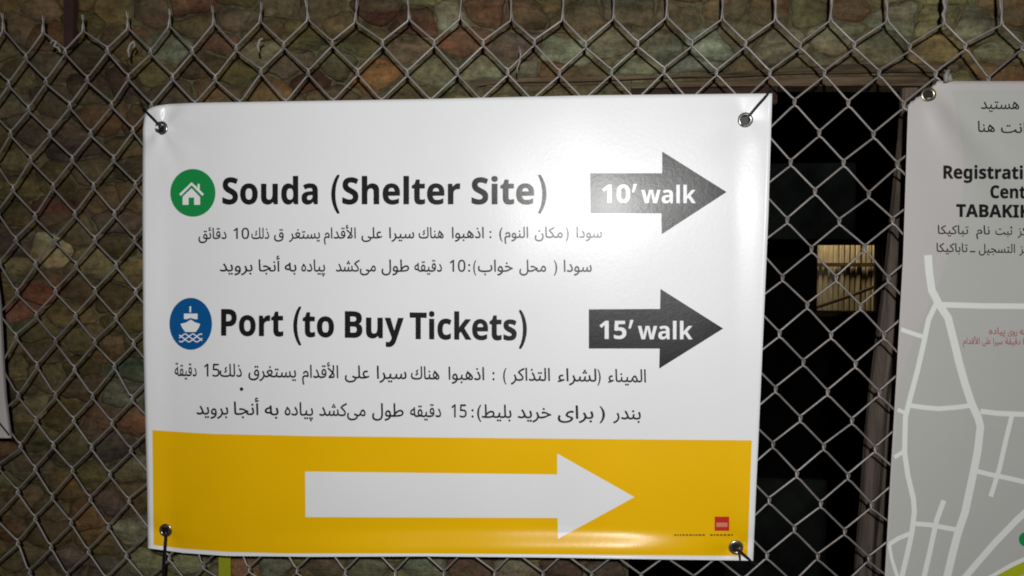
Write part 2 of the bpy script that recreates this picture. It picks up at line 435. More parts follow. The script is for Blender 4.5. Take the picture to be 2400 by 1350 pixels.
slab('lintel_board', LX0 + .012, LX1, lambda x: mid(x) - .0012, lambda x: lintel_bot(x), YS + .004, YS + .05, M['wood'], wall, seed=5)
slab('lintel_board', LX0 + .03, P(1826, 210, YS).x, lambda x: lintel_bot(x) - .001, lambda x: P(px_of((x, YS, 1.7))[0], 240, YS).z, YS + .010, YS + .06, M['wood_dark'], wall, seed=8)
def jamb(name, dx0, dx1, y0, y1, m, seed):
    vs, fs = [], []; n = 30; z0, z1 = OZ0, lintel_bot(OX1) - .002; q = 6
    for k in range(n + 1):
        z = z0 + (z1 - z0) * k / n; xj = jamb_x(z)
        prof = [(xj + dx0, y1), (xj + dx0, y0 + .003), (xj + dx0 + .003, y0), (xj + dx1 - .003, y0), (xj + dx1, y0 + .003), (xj + dx1, y1)]
        for j, (x, y) in enumerate(prof):
            nv = noise.noise_vector(Vector((z * 9 + seed, j * 2.1, seed))) * .0022
            vs.append((x + nv.x, y + nv.y, z))
    for k in range(n):
        for j in range(q):
            j2 = (j + 1) % q; fs.append((k * q + j, (k + 1) * q + j, (k + 1) * q + j2, k * q + j2))
    fs.append(tuple(range(q))); fs.append(tuple(n * q + j for j in range(q))[::-1])
    return raw(name, vs, fs, m, wall)
jamb('jamb_board', 0, .021, YS + .010, YS + .024, M['wood_up'], 2)
jamb('jamb_board', .0225, .075, YS + .002, YS + .024, M['wood_up'], 9)
settle(wall)

# rusty bar standing in front of the stones, top left
vs = []
a, b, c_, d_ = P(146, -160, .052), P(176, -160, .052), P(170, 108, .052), P(150, 112, .052)
vs = [a, b, c_, d_] + [v + Vector((0, .014, 0)) for v in (a, b, c_, d_)]
ib = raw('iron_bar', vs, [(0, 1, 2, 3)[::-1], (4, 5, 6, 7), (0, 4, 5, 1), (1, 5, 6, 2), (2, 6, 7, 3), (3, 7, 4, 0)], M['rust'])
tag(ib, 'dark rusty flat iron bar upright against the stones above the fence', 'iron bar')

# ------------------------------------------------------------------ dark room behind the hole, small lit window at its far end
YB = 4.3
rx0, rx1, rz0, rz1 = -1.6, 2.6, .0, 2.7
def struct(o): o['kind'] = 'structure'; return o
wy = YM + .42
w0, w1 = P(1916, 574, YB), P(2064, 731, YB)
struct(rough_box('room_floor', rx0, rx1, wy, YB, .004, .05, M['room_shade'], bev=0))
struct(rough_box('room_ceiling', rx0, rx1, wy, YB, rz1, rz1 + .1, M['room_shade'], bev=0))
struct(rough_box('room_side_wall', rx0 - .1, rx0, wy, YB, 0.05, rz1, M['room_shade'], bev=0))
struct(rough_box('room_side_wall', rx1, rx1 + .1, wy, YB, 0.05, rz1, M['room_shade'], bev=0))
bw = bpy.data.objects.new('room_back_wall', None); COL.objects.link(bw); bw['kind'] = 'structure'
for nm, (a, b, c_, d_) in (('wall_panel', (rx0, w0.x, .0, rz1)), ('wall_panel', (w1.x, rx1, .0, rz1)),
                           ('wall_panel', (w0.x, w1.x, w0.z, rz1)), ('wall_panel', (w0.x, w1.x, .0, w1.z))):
    rough_box(nm, a, b, YB, YB + .14, c_, d_, M['room_shade'], bw, bev=0)

sh = empty('slatted_screen', (w0.x, YB + .3, 0), 'yellowish cane screen of upright slats lit beyond the small far window', 'screen')
nsl = 15; wx0, wx1 = w0.x - .05, w1.x + .09; ww = (wx1 - wx0) / nsl
for k in range(nsl):
    x = wx0 + ww * k; dy = rng.uniform(-.006, .006)
    rough_box('slat', x + .001, x + ww * .93, YB + .34 + dy, YB + .36 + dy, w1.z - .3, w0.z + .3, M['cane'], sh, bev=.006)
rough_box('rail', wx0, wx1, YB + .322, YB + .333, P(2000, 625, YB + .3).z, P(2000, 616, YB + .3).z, M['wood'], sh, bev=.003)
rough_box('backing_board', wx0, wx1, YB + .372, YB + .38, w1.z - .3, w0.z + .3, M['cane_back'], sh, bev=0)
settle(sh)
a, b = P(1908, 722, YB + .2), P(2075, 662, YB + .2)
ib2 = raw('diagonal_brace', *tube([a, a.lerp(b, .5) + Vector((0, 0, -.006)), b], .011, 8), M['rust'])
tag(ib2, 'thin dark bar running aslant across the lit far window', 'bar')
fr = empty('window_frame', (w0.x, YB, w1.z), 'dark timber frame round the small lit window far inside', 'window frame')
t = .018
rough_box('frame_head', w0.x - .03, w1.x + .04, YB - .03, YB - .002, w0.z + .004, w0.z + .045, M['wood'], fr, bev=.003)
rough_box('frame_sill', w0.x - .03, w1.x + .03, YB - .03, YB - .002, w1.z - .03, w1.z - .003, M['wood'], fr, bev=.003)
rough_box('frame_side', w1.x + .002, w1.x + .03, YB - .03, YB - .002, w1.z, w0.z, M['wood'], fr, bev=.003)
settle(fr)
ylo.location = ((w0.x + w1.x) / 2 - .1, YB + .20, w0.z + .48)

for (xa, ya, xb, yb, Y_, lab) in ((1650, 385, 2005, 560, 1.75, 'barely visible greenish board high in the unlit room above the small lit window'),
                              (1700, 1120, 1935, 1390, 1.55, 'barely visible greenish board low in the unlit room beneath the small lit window')):
    a, b = P(xa, ya, Y_), P(xb, yb, Y_)
    o = rough_box('leaning_board', a.x, b.x, Y_, Y_ + .03, b.z, a.z, M['board'], None, bev=.004)
    tag(o, lab, 'board')
# ------------------------------------------------------------------ chain-link fence
NODES = {}
def row(j, items):
    for x, y, i in items: NODES[(i, j)] = (x, y)
row(0, [(8,71,-4),(101,77,-2),(195,73,0),(300,67,2),(397,62,4),(501,56,6),(610,51,8),(722,47,10),(833,52,12),(959,47,14),(1079,44,16),(1199,47,18),
 (1319,47,20),(1439,44,22),(1563,41,24),(1693,45,26),(1818,47,28),(1947,48,30),(2080,50,32),(2213,55,34),(2348,58,36)])
row(1, [(152,120,-1),(251,116,1),(352,120,3),(450,118,5),(553,112,7),(664,105,9),(778,101,11),(896,101,13),(1017,101,15),(1132,101,17),(1252,99,19),
 (1372,105,21),(1494,103,23),(1621,102,25),(1747,103,27),(1875,107,29),(2002,107,31),(2132,112,33),(2262,110,35),(2395,110,37)])
row(2, [(107,189,-2),(204,184,0),(300,180,2),(404,180,4),(504,182,6),(611,167,8),(722,169,10),(838,169,12),(954,171,14),(1072,169,16),(1190,169,18),
 (1311,171,20),(1433,169,22),(1556,165,24),(1679,170,26),(1804,172,28),(1932,172,30),(2060,172,32),(2193,175,34)])
row(3, [(1862,240,29),(1988,243,31),(2118,247,33),(66,253,-3),(163,246,-1),(261,244,1)])
row(4, [(1920,313,30),(2047,317,32),(24,311,-4),(116,311,-2),(212,311,0),(311,304,2)])
row(5, [(1853,382,29),(1977,383,31),(2103,387,33),(71,371,-3),(169,371,-1),(266,371,1)])
row(6, [(1910,450,30),(2036,457,32),(30,441,-4),(124,435,-2),(219,435,0),(317,431,2)])
row(7, [(1845,517,29),(1967,520,31),(2092,518,33),(82,505,-3),(175,500,-1),(268,500,1)])
row(8, [(1902,585,30),(2027,582,32),(37,560,-4),(128,560,-2),(222,560,0),(315,560,2)])
row(9, [(1834,652,29),(1960,653,31),(2082,655,33),(83,617,-3),(178,620,-1),(272,620,1)])
row(10, [(1892,717,30),(2017,720,32),(40,683,-4),(130,680,-2),(223,680,0),(318,683,2)])
row(11, [(1827,783,29),(1948,787,31),(2072,788,33),(85,737,-3),(177,738,-1),(272,743,1)])
row(12, [(1883,850,30),(2005,855,32),(38,787,-4),(130,798,-2),(222,800,0),(313,803,2)])
row(13, [(1818,913,29),(1940,920,31),(2061,922,33),(87,855,-3),(175,863,-1),(268,857,1)])
row(14, [(1876,982,30),(1997,987,32),(43,925,-4),(130,925,-2),(217,927,0),(310,933,2)])
row(15, [(1812,1043,29),(1931,1048,31),(2052,1053,33),(85,983,-3),(173,983,-1),(263,990,1)])
row(16, [(1868,1112,30),(1988,1117,32),(48,1043,-4),(125,1042,-2),(215,1047,0),(307,1053,2)])
row(17, [(1803,1173,29),(1924,1182,31),(2043,1185,33),(83,1097,-3),(170,1100,-1),(258,1110,1)])
row(18, [(1862,1240,30),(1980,1247,32),(42,1150,-4),(123,1163,-2),(212,1167,0),(303,1172,2)])
row(19, [(1798,1303,29),(1917,1305,31),(2037,1310,33),(83,1213,-3),(167,1223,-1),(255,1233,1)])
row(20, [(42,1270,-4),(120,1280,-2),(208,1290,0),(297,1300,2),(478,1325,6),(585,1333,8),(697,1336,10),(810,1340,12),(927,1342,14),(1041,1343,16),
 (1160,1344,18),(1273,1347,20),(1387,1349,22),(1503,1352,24),(1627,1356,26),(1742,1362,28)])
A_, bx_, bz_ = [], [], []
def feats(i, j):
    a, b = i / 20., j / 10.
    return [1, a, b, a * a, a * b, b * b, a * a * a, a * a * b, a * b * b]
MEAS = {}
for (i, j), (x, y) in NODES.items():
    p = P(x, y, 0); MEAS[(i, j)] = (p.x, p.z); A_.append(feats(i, j)); bx_.append(p.x); bz_.append(p.z)
A_ = np.array(A_); cxs = np.linalg.lstsq(A_, np.array(bx_), rcond=None)[0]; czs = np.linalg.lstsq(A_, np.array(bz_), rcond=None)[0]
PX = float(np.mean([1])) and None
def fitted(i, j):
    ci, cj = min(max(i, -6), 38), min(max(j, 0), 22)
    f = feats(ci, cj); x = float(np.dot(f, cxs)); z = float(np.dot(f, czs))
    if ci != i: x += (i - ci) * .0345
    if cj != j: z -= (j - cj) * .0385
    if i != ci or j != cj: x += .0008 * math.sin(i * 3.1 + j); z += .0008 * math.sin(i + j * 2.3)
    return x, z
def node(i, j):
    if (i, j) in MEAS: return MEAS[(i, j)]
    return fitted(i, j)
fence = empty('chain_link_fence', (0, 0, 0), 'galvanised chain-link wire fence with twisted ends along its top', 'fence')
I0, I1, J1 = -34, 66, 34
WR = .0014
JE = J1
def fpt(x, z, y): return Vector((x, y, z))
for k in range(I0, I1):
    # wire k swings between node column k and node column k + 1
    pts = []
    j = 0 if k % 2 == 0 else 1
    js = list(range(0, JE + 1))
    top_even = (k % 2 == 0)
    # twisted top: each pair of wires k-1, k meets at an even node of row 0
    i0 = k if k % 2 == 0 else k + 1
    nx, nz = node(i0, 0)
    ph = 0 if k % 2 == 0 else math.pi
    wob = math.sin(i0 * 1.7) * .003; hh = .0195 + .008 * min(1, max(0, i0 / 12.)) + .018 * min(1, max(0, (i0 - 13) / 3.)) + .002 * math.sin(i0 * 2.9)
    for s in range(9, -1, -1):
        t_ = s / 9.; r_ = .0010 + (.0007 * max(0, t_ - .86) / .14 if s > 7 else 0)
        an = ph + .6 + t_ * 1.15 * math.pi
        pts.append(fpt(nx + wob * t_ + r_ * math.cos(an), nz + .004 + hh * t_, r_ * math.sin(an)))
    for j in js:
        i = k if (k + j) % 2 == 0 else k + 1
        x, z = node(i, j)
        if j == 0:
            s_ = 1 if i == k else -1
            pts.append(fpt(x + s_ * .0018, z - .001, 0)); continue
        s_ = -1 if i == k else 1          # this wire's bend bulges past the node towards its neighbour
        e = .0011 * s_
        pts.append(fpt(x - s_ * .0036, z + .0062, -.0017 * s_))
        pts.append(fpt(x + e, z + .0032, -.0019 * s_))
        pts.append(fpt(x + e, z - .0032, .0019 * s_))
        pts.append(fpt(x - s_ * .0036, z - .0062, .0017 * s_))
    vs, fs = tube(pts, WR, 7, taper=[.55 + .05 * q_ for q_ in range(9)] + [1] * (len(pts) - 9))
    wo = raw('wire', vs, fs, M['steel'], fence, True)
settle(fence)

# ------------------------------------------------------------------ print helper: shapes drawn flat on a sheet
class Sheet:
    def __init__(self, relief): self.relief = relief
    def pt(self, px, py, off=0.0):
        return P(px, py, self.relief(px, py) - off)
def dice(bm, step=22.):
    xs = [v.co.x for v in bm.verts]; ys = [v.co.y for v in bm.verts]
    if not xs: return
    k = math.floor(min(xs) / step) + 1
    while k * step < max(xs):
        bmesh.ops.bisect_plane(bm, geom=bm.verts[:] + bm.edges[:] + bm.faces[:], plane_co=(k * step, 0, 0), plane_no=(1, 0, 0), dist=1e-4); k += 1
    k = math.floor(min(ys) / step) + 1
    while k * step < max(ys):
        bmesh.ops.bisect_plane(bm, geom=bm.verts[:] + bm.edges[:] + bm.faces[:], plane_co=(0, k * step, 0), plane_no=(0, 1, 0), dist=1e-4); k += 1
def print_on(name, bm, sheet, off, m, parent, step=22., label=None):
    if step: dice(bm, step)
    bmesh.ops.triangulate(bm, faces=bm.faces[:])
    for v in bm.verts: v.co = sheet.pt(v.co.x, v.co.y, off + v.co.z)
    bm.normal_update()
    for f in bm.faces:
        if f.normal.y > 0: f.normal_flip()
    me = bpy.data.meshes.new(name); bm.to_mesh(me); bm.free()
    o = link(name, me, m, parent)
    if label: o['label'] = label
    return o
def polys(bm, *pls, z=0.0):
    for pl in pls:
        bm.faces.new([bm.verts.new((x, y, z)) for x, y in pl])
    return bm
def ellipse(cx, cy, rx, ry, n=40, a0=0, a1=360):
    return [(cx + rx * math.cos(math.radians(a0 + (a1 - a0) * k / n)), cy + ry * math.sin(math.radians(a0 + (a1 - a0) * k / n))) for k in range(n if a1 - a0 == 360 else n + 1)]
def stroke(bm, pts, w, z=0.0, w1=None):
    pts = [Vector((x, y)) for x, y in pts]; n = len(pts); L_, R_ = [], []
    for i, p in enumerate(pts):
        t = (pts[min(i + 1, n - 1)] - pts[max(i - 1, 0)]).normalized(); nn = Vector((-t.y, t.x))
        ww = w if w1 is None else w + (w1 - w) * i / (n - 1)
        L_.append(bm.verts.new((*(p + nn * ww / 2), z))); R_.append(bm.verts.new((*(p - nn * ww / 2), z)))
    for i in range(n - 1): bm.faces.new((L_[i], L_[i + 1], R_[i + 1], R_[i]))

# Arabic script: letters to their joined presentation forms
FORMS, LIG = {}, {}
for cp in list(range(0xFB50, 0xFC00)) + list(range(0xFE80, 0xFEFD)):
    d = unicodedata.decomposition(chr(cp)).split()
    if len(d) == 2 and d[0] in ('<isolated>', '<initial>', '<medial>', '<final>'):
        FORMS.setdefault(chr(int(d[1], 16)), {})[d[0][1:-1]] = chr(cp)
    elif len(d) == 3 and cp >= 0xFEF5 and d[0] in ('<isolated>', '<final>'):
        LIG.setdefault((chr(int(d[1], 16)), chr(int(d[2], 16))), {})[d[0][1:-1]] = chr(cp)
FORMS.setdefault('\u0640', {})
def shape(word):
    units = []; i = 0
    while i < len(word):
        if i + 1 < len(word) and (word[i], word[i + 1]) in LIG: units.append(LIG[(word[i], word[i + 1])]); i += 2
        elif word[i] == '\u200c': units.append(None); i += 1
        elif word[i] in FORMS: units.append(FORMS[word[i]]); i += 1
        else: units.append(word[i]); i += 1
    out = []
    for k, u in enumerate(units):
        if u is None: continue
        if isinstance(u, str): out.append(u); continue
        pv = units[k - 1] if k else None; nx = units[k + 1] if k + 1 < len(units) else None
        jp = isinstance(pv, dict) and 'initial' in pv and 'final' in u
        jn = isinstance(nx, dict) and 'initial' in u and 'final' in nx
        f = 'medial' if jp and jn else 'final' if jp else 'initial' if jn else 'isolated'
        out.append(u.get(f) or u.get('isolated'))
    return ''.join(out)[::-1]
def sans_bold(s):
    out = ''
    for c in s:
        if 'A' <= c <= 'Z': out += chr(0x1D5D4 + ord(c) - 65)
        elif 'a' <= c <= 'z': out += chr(0x1D5EE + ord(c) - 97)
        elif '0' <= c <= '9': out += chr(0x1D7EC + ord(c) - 48)
        else: out += c
    return out
def sans_digits(s): return ''.join(chr(0x1D7E2 + ord(c) - 48) if c.isdigit() else c for c in s)
def glyphs(s, offset=0.0, band=.012):
    """outline of the letters filled by the non-zero rule, as thin trapezoids"""
    cu = bpy.data.curves.new('lettering', 'FONT'); cu.body = s; cu.resolution_u = 4; cu.fill_mode = 'NONE'
    o = bpy.data.objects.new('lettering', cu); COL.objects.link(o)
    dg = bpy.context.evaluated_depsgraph_get(); me = bpy.data.meshes.new_from_object(o.evaluated_get(dg))
    bpy.data.objects.remove(o); bpy.data.curves.remove(cu)
    vs = np.array([(v.co.x, v.co.y) for v in me.vertices]); ed = [tuple(e.vertices) for e in me.edges]
    bpy.data.meshes.remove(me)
    if not len(vs): return [], []
    # consistent direction: follow each loop by vertex order
    nb = {}
    for a, b in ed: nb.setdefault(a, []).append(b); nb.setdefault(b, []).append(a)
    seen = set(); segs = []
    for st in range(len(vs)):
        if st in seen or st not in nb: continue
        cur, prev = st, None; seen.add(st)
        nxt = st + 1 if st + 1 in nb[st] else nb[st][0]
        while True:
            segs.append((cur, nxt)); prev, cur = cur, nxt
            if cur == st: break
            seen.add(cur)
            c = [k for k in nb[cur] if k != prev]
            if not c: break
            nxt = c[0]
    A = vs[[a for a, b in segs]]; B = vs[[b for a, b in segs]]
    y0, y1 = vs[:, 1].min(), vs[:, 1].max(); n = max(4, int(math.ceil((y1 - y0) / band)))
    def cross(y):
        m_ = (A[:, 1] <= y) != (B[:, 1] <= y)
        a, b = A[m_], B[m_]
        x = a[:, 0] + (b[:, 0] - a[:, 0]) * (y - a[:, 1]) / (b[:, 1] - a[:, 1])
        w = np.where(b[:, 1] > a[:, 1], 1, -1); od = np.argsort(x); out = []; wn_ = 0
        for k in od:
            was = wn_; wn_ += w[k]
            if was == 0: st_ = x[k]
            if wn_ == 0: out.append((st_, x[k]))
        return out
    def spans(y):
        if offset <= 0: return cross(y)
        e = offset; sp = [(a - e, b + e) for a, b in cross(y)]
        for q in (-1, -.6, .6, 1): g = e * math.sqrt(max(0, 1 - q * q)); sp += [(a - g, b + g) for a, b in cross(y + q * e)]
        sp.sort(); out = []
        for a, b in sp:
            if out and a <= out[-1][1]: out[-1] = (out[-1][0], max(b, out[-1][1]))
            else: out.append((a, b))
        return out
    y0 -= max(0, offset); y1 += max(0, offset); n = max(4, int(math.ceil((y1 - y0) / band)))
    V_, F_ = [], []
    for k in range(n):
        ya = y0 + (y1 - y0) * k / n; yb = y0 + (y1 - y0) * (k + 1) / n; e = (yb - ya) * .02
        ca, cb = spans(ya + e), spans(yb - e)
        if len(ca) != len(cb) or any(p[1] < q[0] or q[1] < p[0] for p, q in zip(ca, cb)): ca = cb = spans((ya + yb) / 2)
        for (a0, a1), (b0, b1) in zip(ca, cb):
            c = len(V_); V_ += [(a0, ya), (a1, ya), (b1, yb), (b0, yb)]; F_.append((c, c + 1, c + 2, c + 3))
    return V_, F_
def write(bm, s, x0, x1, base, scale, offset=0.0, slope=0.0, yscale=1.0):
    """s between photo columns x0 and x1 on the base line (base = y at x0)"""
    vs, fs = glyphs(s, offset, .45 / scale)
    if not vs: return
    a = min(v[0] for v in vs); b = max(v[0] for v in vs)
    k = (x1 - x0) / max(1e-6, b - a)
    bv = [bm.verts.new((x0 + (x - a) * k, base + slope * (x0 + (x - a) * k - x0) - y * scale * yscale, 0)) for x, y in vs]
    for f in fs:
        try: bm.faces.new([bv[i] for i in f])
        except ValueError: pass
def arabic_line(words, b0, b1, xa, xb, em):
    bm = bmesh.new()
    for s, x0, x1 in words:
        base = b0 + (b1 - b0) * (x0 - xa) / (xb - xa)
        t_ = sans_digits(s) if s.isascii() else shape(s)
        e = em * (1.0 if not s.isascii() else .98)
        write(bm, t_, x0, x1, base, e, offset=.013, slope=(b1 - b0) / (xb - xa))
    return bm

# ------------------------------------------------------------------ main banner
YBN = -.0105
def smooth(t): t = min(1, max(0, t)); return t * t * (3 - 2 * t)
def gauss(x, s): return math.exp(-.5 * (x / s) ** 2)
def relief_main(px, py):
    y = YBN
    # lower edge curls outward, then hangs straight again
    xc = (px - 1180) / 520.
    pc = 1262 + 9 * xc * xc
    amp = .0088 * smooth((px - 520) / 420.) * (1 - smooth((px - 1440) / 300.))
    y -= amp * smooth((py - pc + 28) / 60.)
    # left hem rolls towards the viewer, right hem a little too
    y -= .0060 * (1 - smooth((px - 330) / 75.)) * (.6 + .4 * smooth((py - 400) / 300.))
    y += .0012 * gauss(px - 440, 50)
    y -= .0030 * smooth((px - 1715) / 90.)
    # slack between the fixings
    y += .0016 * math.sin(px / 210. + py / 600.) + .0012 * math.sin(py / 170. + px / 700. + 1.)
    y += .00042 * math.sin(px / 47. + 1.4 * math.sin(py / 120.)) * (.4 + .6 * math.sin(px / 300. + 1) ** 2) + .00035 * math.sin((px * .35 + py) / 62. + math.sin(px / 190.))
    # creases pulled from the four eyelets
    for gx, gy, sg, fr_, am in ((378, 300, 42, 5, .0019), (1748, 280, 34, 3, .0006), (388, 1243, 36, 3, .0012), (1725, 1283, 32, 4, .0012)):
        d = math.hypot(px - gx, py - gy)
        if d < 220:
            an = math.atan2(py - gy, px - gx)
            y += am * gauss(d - 40, sg) * math.sin(an * fr_ + gx)
            y += (.0012 if am < .001 else .0035) * gauss(d, 30)
    # narrow crease down from the top left eyelet
    c = px - (375 + .18 * (py - 300))
    if py > 250: y -= .0022 * gauss(c, 13) * gauss(py - 345, 60)
    return y
SM = Sheet(relief_main)
def lerp_edge(pts, t):
    return float(np.interp(t, [p[0] for p in pts], [p[1] for p in pts]))
TOP = [(336, 262), (346, 253), (362, 248), (390, 244), (450, 241), (700, 237), (1000, 232), (1400, 223), (1810, 219)]
BOT = [(346, 1285), (430, 1296), (530, 1303), (730, 1305), (1000, 1304), (1300, 1307), (1467, 1310), (1766, 1314)]
LEFT = [(250, 337), (300, 335), (500, 334), (800, 336), (1000, 341), (1150, 345), (1290, 347)]
RIGHT = [(215, 1810), (500, 1801), (800, 1788), (1000, 1779), (1150, 1772), (1315, 1765)]
def sheet_grid(bm, sheet, nu, nv, fpx, back, off=0.0):
    """closed thin sheet: front and back grid joined by a rim"""
    rows_f, rows_b = [], []
    for j in range(nv + 1):
        rf, rb = [], []
        for i in range(nu + 1):
            x, y, dy = fpx(i / nu, j / nv)
            p = P(x, y, sheet.relief(x, y) + dy - off)
            rf.append(bm.verts.new(p)); rb.append(bm.verts.new(p + Vector((0, back, 0))))
        rows_f.append(rf); rows_b.append(rb)
    for j in range(nv):
        for i in range(nu):
            a, b, c, d = rows_f[j][i], rows_f[j][i + 1], rows_f[j + 1][i + 1], rows_f[j + 1][i]
            bm.faces.new((a, d, c, b))
            a, b, c, d = rows_b[j][i], rows_b[j][i + 1], rows_b[j + 1][i + 1], rows_b[j + 1][i]
            bm.faces.new((a, b, c, d))
    for j in range(nv):
        for i in (0, nu): bm.faces.new((rows_f[j][i], rows_b[j][i], rows_b[j + 1][i], rows_f[j + 1][i]))
    for i in range(nu):
        for j in (0, nv): bm.faces.new((rows_f[j][i], rows_f[j][i + 1], rows_b[j][i + 1], rows_b[j][i]))
def main_px(u, v):
    x_t = 336 + (1810 - 336) * u; x_b = 346 + (1766 - 346) * u
    yt, yb = lerp_edge(TOP, x_t), lerp_edge(BOT, x_b)
    y = yt + (yb - yt) * v
    xl, xr = lerp_edge(LEFT, y), lerp_edge(RIGHT, y)
    if v < .04: xl += 4 * (1 - v / .04)
    return xl + (xr - xl) * u, y, 0.0
ban = empty('direction_banner', P(1060, 1310, YBN), 'large white banner with yellow foot, two black arrows and one big white arrow', 'banner')
bm = bmesh.new(); sheet_grid(bm, SM, 170, 124, main_px, .0007); 
me = bpy.data.meshes.new('sheet'); bm.to_mesh(me); bm.free(); o = link('sheet', me, M['vinyl_white'], ban, True)
OFF = .00035
# yellow field with its own wavy top edge
YT = [(357, 1008), (430, 1013), (500, 1017), (730, 1022), (1000, 1025), (1400, 1029), (1762, 1032)]
YBt = [(360, 1277), (430, 1286), (530, 1293), (663, 1297), (1000, 1297), (1300, 1299), (1752, 1303)]
bm = bmesh.new(); nu, nv = 150, 44; rows_ = []
for j in range(nv + 1):
    r_ = []
    for i in range(nu + 1):
        u, v = i / nu, j / nv
        xt = 357 + (1762 - 357) * u; xb = 360 + (1752 - 360) * u
        x = xt + (xb - xt) * v; y = lerp_edge(YT, xt) * (1 - v) + lerp_edge(YBt, xb) * v
        r_.append(bm.verts.new(SM.pt(x, y, OFF)))
    rows_.append(r_)
for j in range(nv):
    for i in range(nu): bm.faces.new((rows_[j][i], rows_[j + 1][i], rows_[j + 1][i + 1], rows_[j][i + 1]))
me = bpy.data.meshes.new('yellow_field'); bm.to_mesh(me); bm.free(); link('yellow_field', me, M['ink_yellow'], ban, True)
print_on('big_arrow', polys(bmesh.new(), [(715, 1105), (1306, 1112), (1306, 1063), (1487, 1165), (1308, 1263), (1307, 1214), (716, 1212)]), SM, OFF * 2, M['vinyl_white'], ban, 16)
# black arrows and what is written in them
print_on('walk_arrow', polys(bmesh.new(), [(1383, 406), (1552, 406), (1552, 355), (1703, 450), (1551, 549), (1550, 500), (1384, 500)]), SM, OFF, M['ink_black'], ban)
print_on('walk_arrow', polys(bmesh.new(), [(1380, 725), (1547, 724), (1548, 677), (1695, 770), (1545, 864), (1546, 817), (1380, 817)]), SM, OFF, M['ink_black'], ban)
S_ = 42 / .714
bm = bmesh.new(); write(bm, sans_bold("10"), 1411, 1477, 475, S_, .004); polys(bm, [(1485, 431), (1493, 431), (1486, 451), (1481, 451)]); write(bm, sans_bold("walk"), 1503, 1631, 476, 43 / .76, .002)
print_on('arrow_lettering', bm, SM, OFF * 2, M['vinyl_white'], ban, None)
bm = bmesh.new(); write(bm, sans_bold("15"), 1405, 1468, 794, S_, .004); polys(bm, [(1477, 750), (1485, 750), (1478, 770), (1473, 770)]); write(bm, sans_bold("walk"), 1495, 1623, 795, 43 / .76, .002)
print_on('arrow_lettering', bm, SM, OFF * 2, M['vinyl_white'], ban, None)
# headings
K = 61 / .714
bm = bmesh.new()
for s, a, b in (("Souda", 521, 745), ("Shelter", 802, 1079), ("Site", 1105, 1252)): write(bm, sans_bold(s), a, b, 478, K, .011)
write(bm, "(", 776, 796, 477, 88 / .93, .022); write(bm, ")", 1261, 1281, 477, 88 / .93, .022)
print_on('heading_lettering', bm, SM, OFF, M['ink_black'], ban, None)
bm = bmesh.new()
for s, a, b, y in (("Port", 518, 664, 786), ("to", 709, 783, 789), ("Buy", 808, 946, 791), ("Tickets", 960, 1211, 794)): write(bm, sans_bold(s), a, b, y, K, .011, slope=.012)
write(bm, "(", 687, 706, 786, 88 / .93, .022); write(bm, ")", 1216, 1235, 794, 88 / .93, .022)
print_on('heading_lettering', bm, SM, OFF, M['ink_black'], ban, None)
# small lines in Arabic and Persian
l1 = [("دقائق",465,531),("10",547,584),("ذلك",589,631),("ق",642,665),("يستغر",677,750),("الأقدام",759,834),("على",847,896),("سيرا",912,971),
      ("هناك",981,1040),("اذهبوا",1059,1134),(":",1147,1152),("(",1170,1178),("النوم",1182,1238),("مكان",1253,1319),(")",1326,1333),("سودا",1351,1411)]
l2 = [("بروید",515,592),("أنجا",606,656),("به",667,695),("پیاده",706,762),("می\u200cکشد",787,881),("طول",894,959),("دقیقه",971,1036),("10",1054,1091),
      (":",1097,1102),("(",1109,1116),("خواب",1120,1202),("محل",1217,1280),(")",1298,1306),("سودا",1321,1387)]
l3 = [("دقيقة",409,461),("15",478,515),("ذلك",515,567),("يستغرق",582,694),("الأقدام",708,793),("على",808,866),("سيرا",883,953),("هناك",963,1030),
      ("اذهبوا",1051,1135),(":",1154,1159),("(",1179,1187),("التذاكر",1197,1289),("لشراء",1307,1398),(")",1400,1408),("الميناء",1425,1514)]
l4 = [("بروید",460,535),("أنجا",548,607),("به",620,653),("پیاده",667,734),("می\u200cکشد",748,857),("طول",872,946),("دقیقه",961,1034),("15",1058,1094),
      (":",1105,1110),("(",1118,1128),("بلیط",1129,1199),("خرید",1213,1292),("برای",1307,1391),(")",1405,1418),("بندر",1437,1502)]
print_on('arabic_lettering', arabic_line(l1, 560, 557, 465, 1411, 36), SM, OFF, M['ink_text'], ban, None)
print_on('persian_lettering', arabic_line(l2, 636, 637, 515, 1387, 39), SM, OFF, M['ink_text'], ban, None)
bm = arabic_line(l3, 881, 896, 409, 1514, 42); polys(bm, ellipse(566, 912, 4.5, 4.5, 10))
print_on('arabic_lettering', bm, SM, OFF, M['ink_text'], ban, None)
print_on('persian_lettering', arabic_line(l4, 971, 983, 460, 1502, 43), SM, OFF, M['ink_text'], ban, None)
# round icons
ic = print_on('house_icon', polys(bmesh.new(), ellipse(452, 452, 53, 56)), SM, OFF, M['ink_green'], ban)
bm = polys(bmesh.new(), [(449, 441), (469, 462), (469, 480), (455, 480), (455, 463), (442, 463), (442, 480), (428, 480), (428, 461)],
           [(449, 427), (463, 440), (463, 431), (468, 431), (468, 445), (478, 455), (474, 459), (449, 434), (424, 459), (420, 455)])
print_on('house_picture', bm, SM, OFF * 2, M['vinyl_white'], ic)
ic = print_on('ship_icon', polys(bmesh.new(), ellipse(447, 759, 50, 61)), SM, OFF, M['ink_blue'], ban)
bm = polys(bmesh.new(), [(444, 718), (448, 718), (448, 732), (444, 732)], [(431, 735), (463, 735), (463, 748), (456, 748), (447, 745), (438, 748), (431, 748)],
           [(447, 749), (458, 756), (469, 759), (466, 768), (459, 778), (434, 778), (427, 768), (423, 759), (436, 756)])
for k, y in enumerate((785, 792, 799)):
    stroke(bm, [(420 + x, y + 2.6 * math.sin(x / 55. * math.pi * 6 + k * math.pi)) for x in range(0, 56, 3)], 2.6)
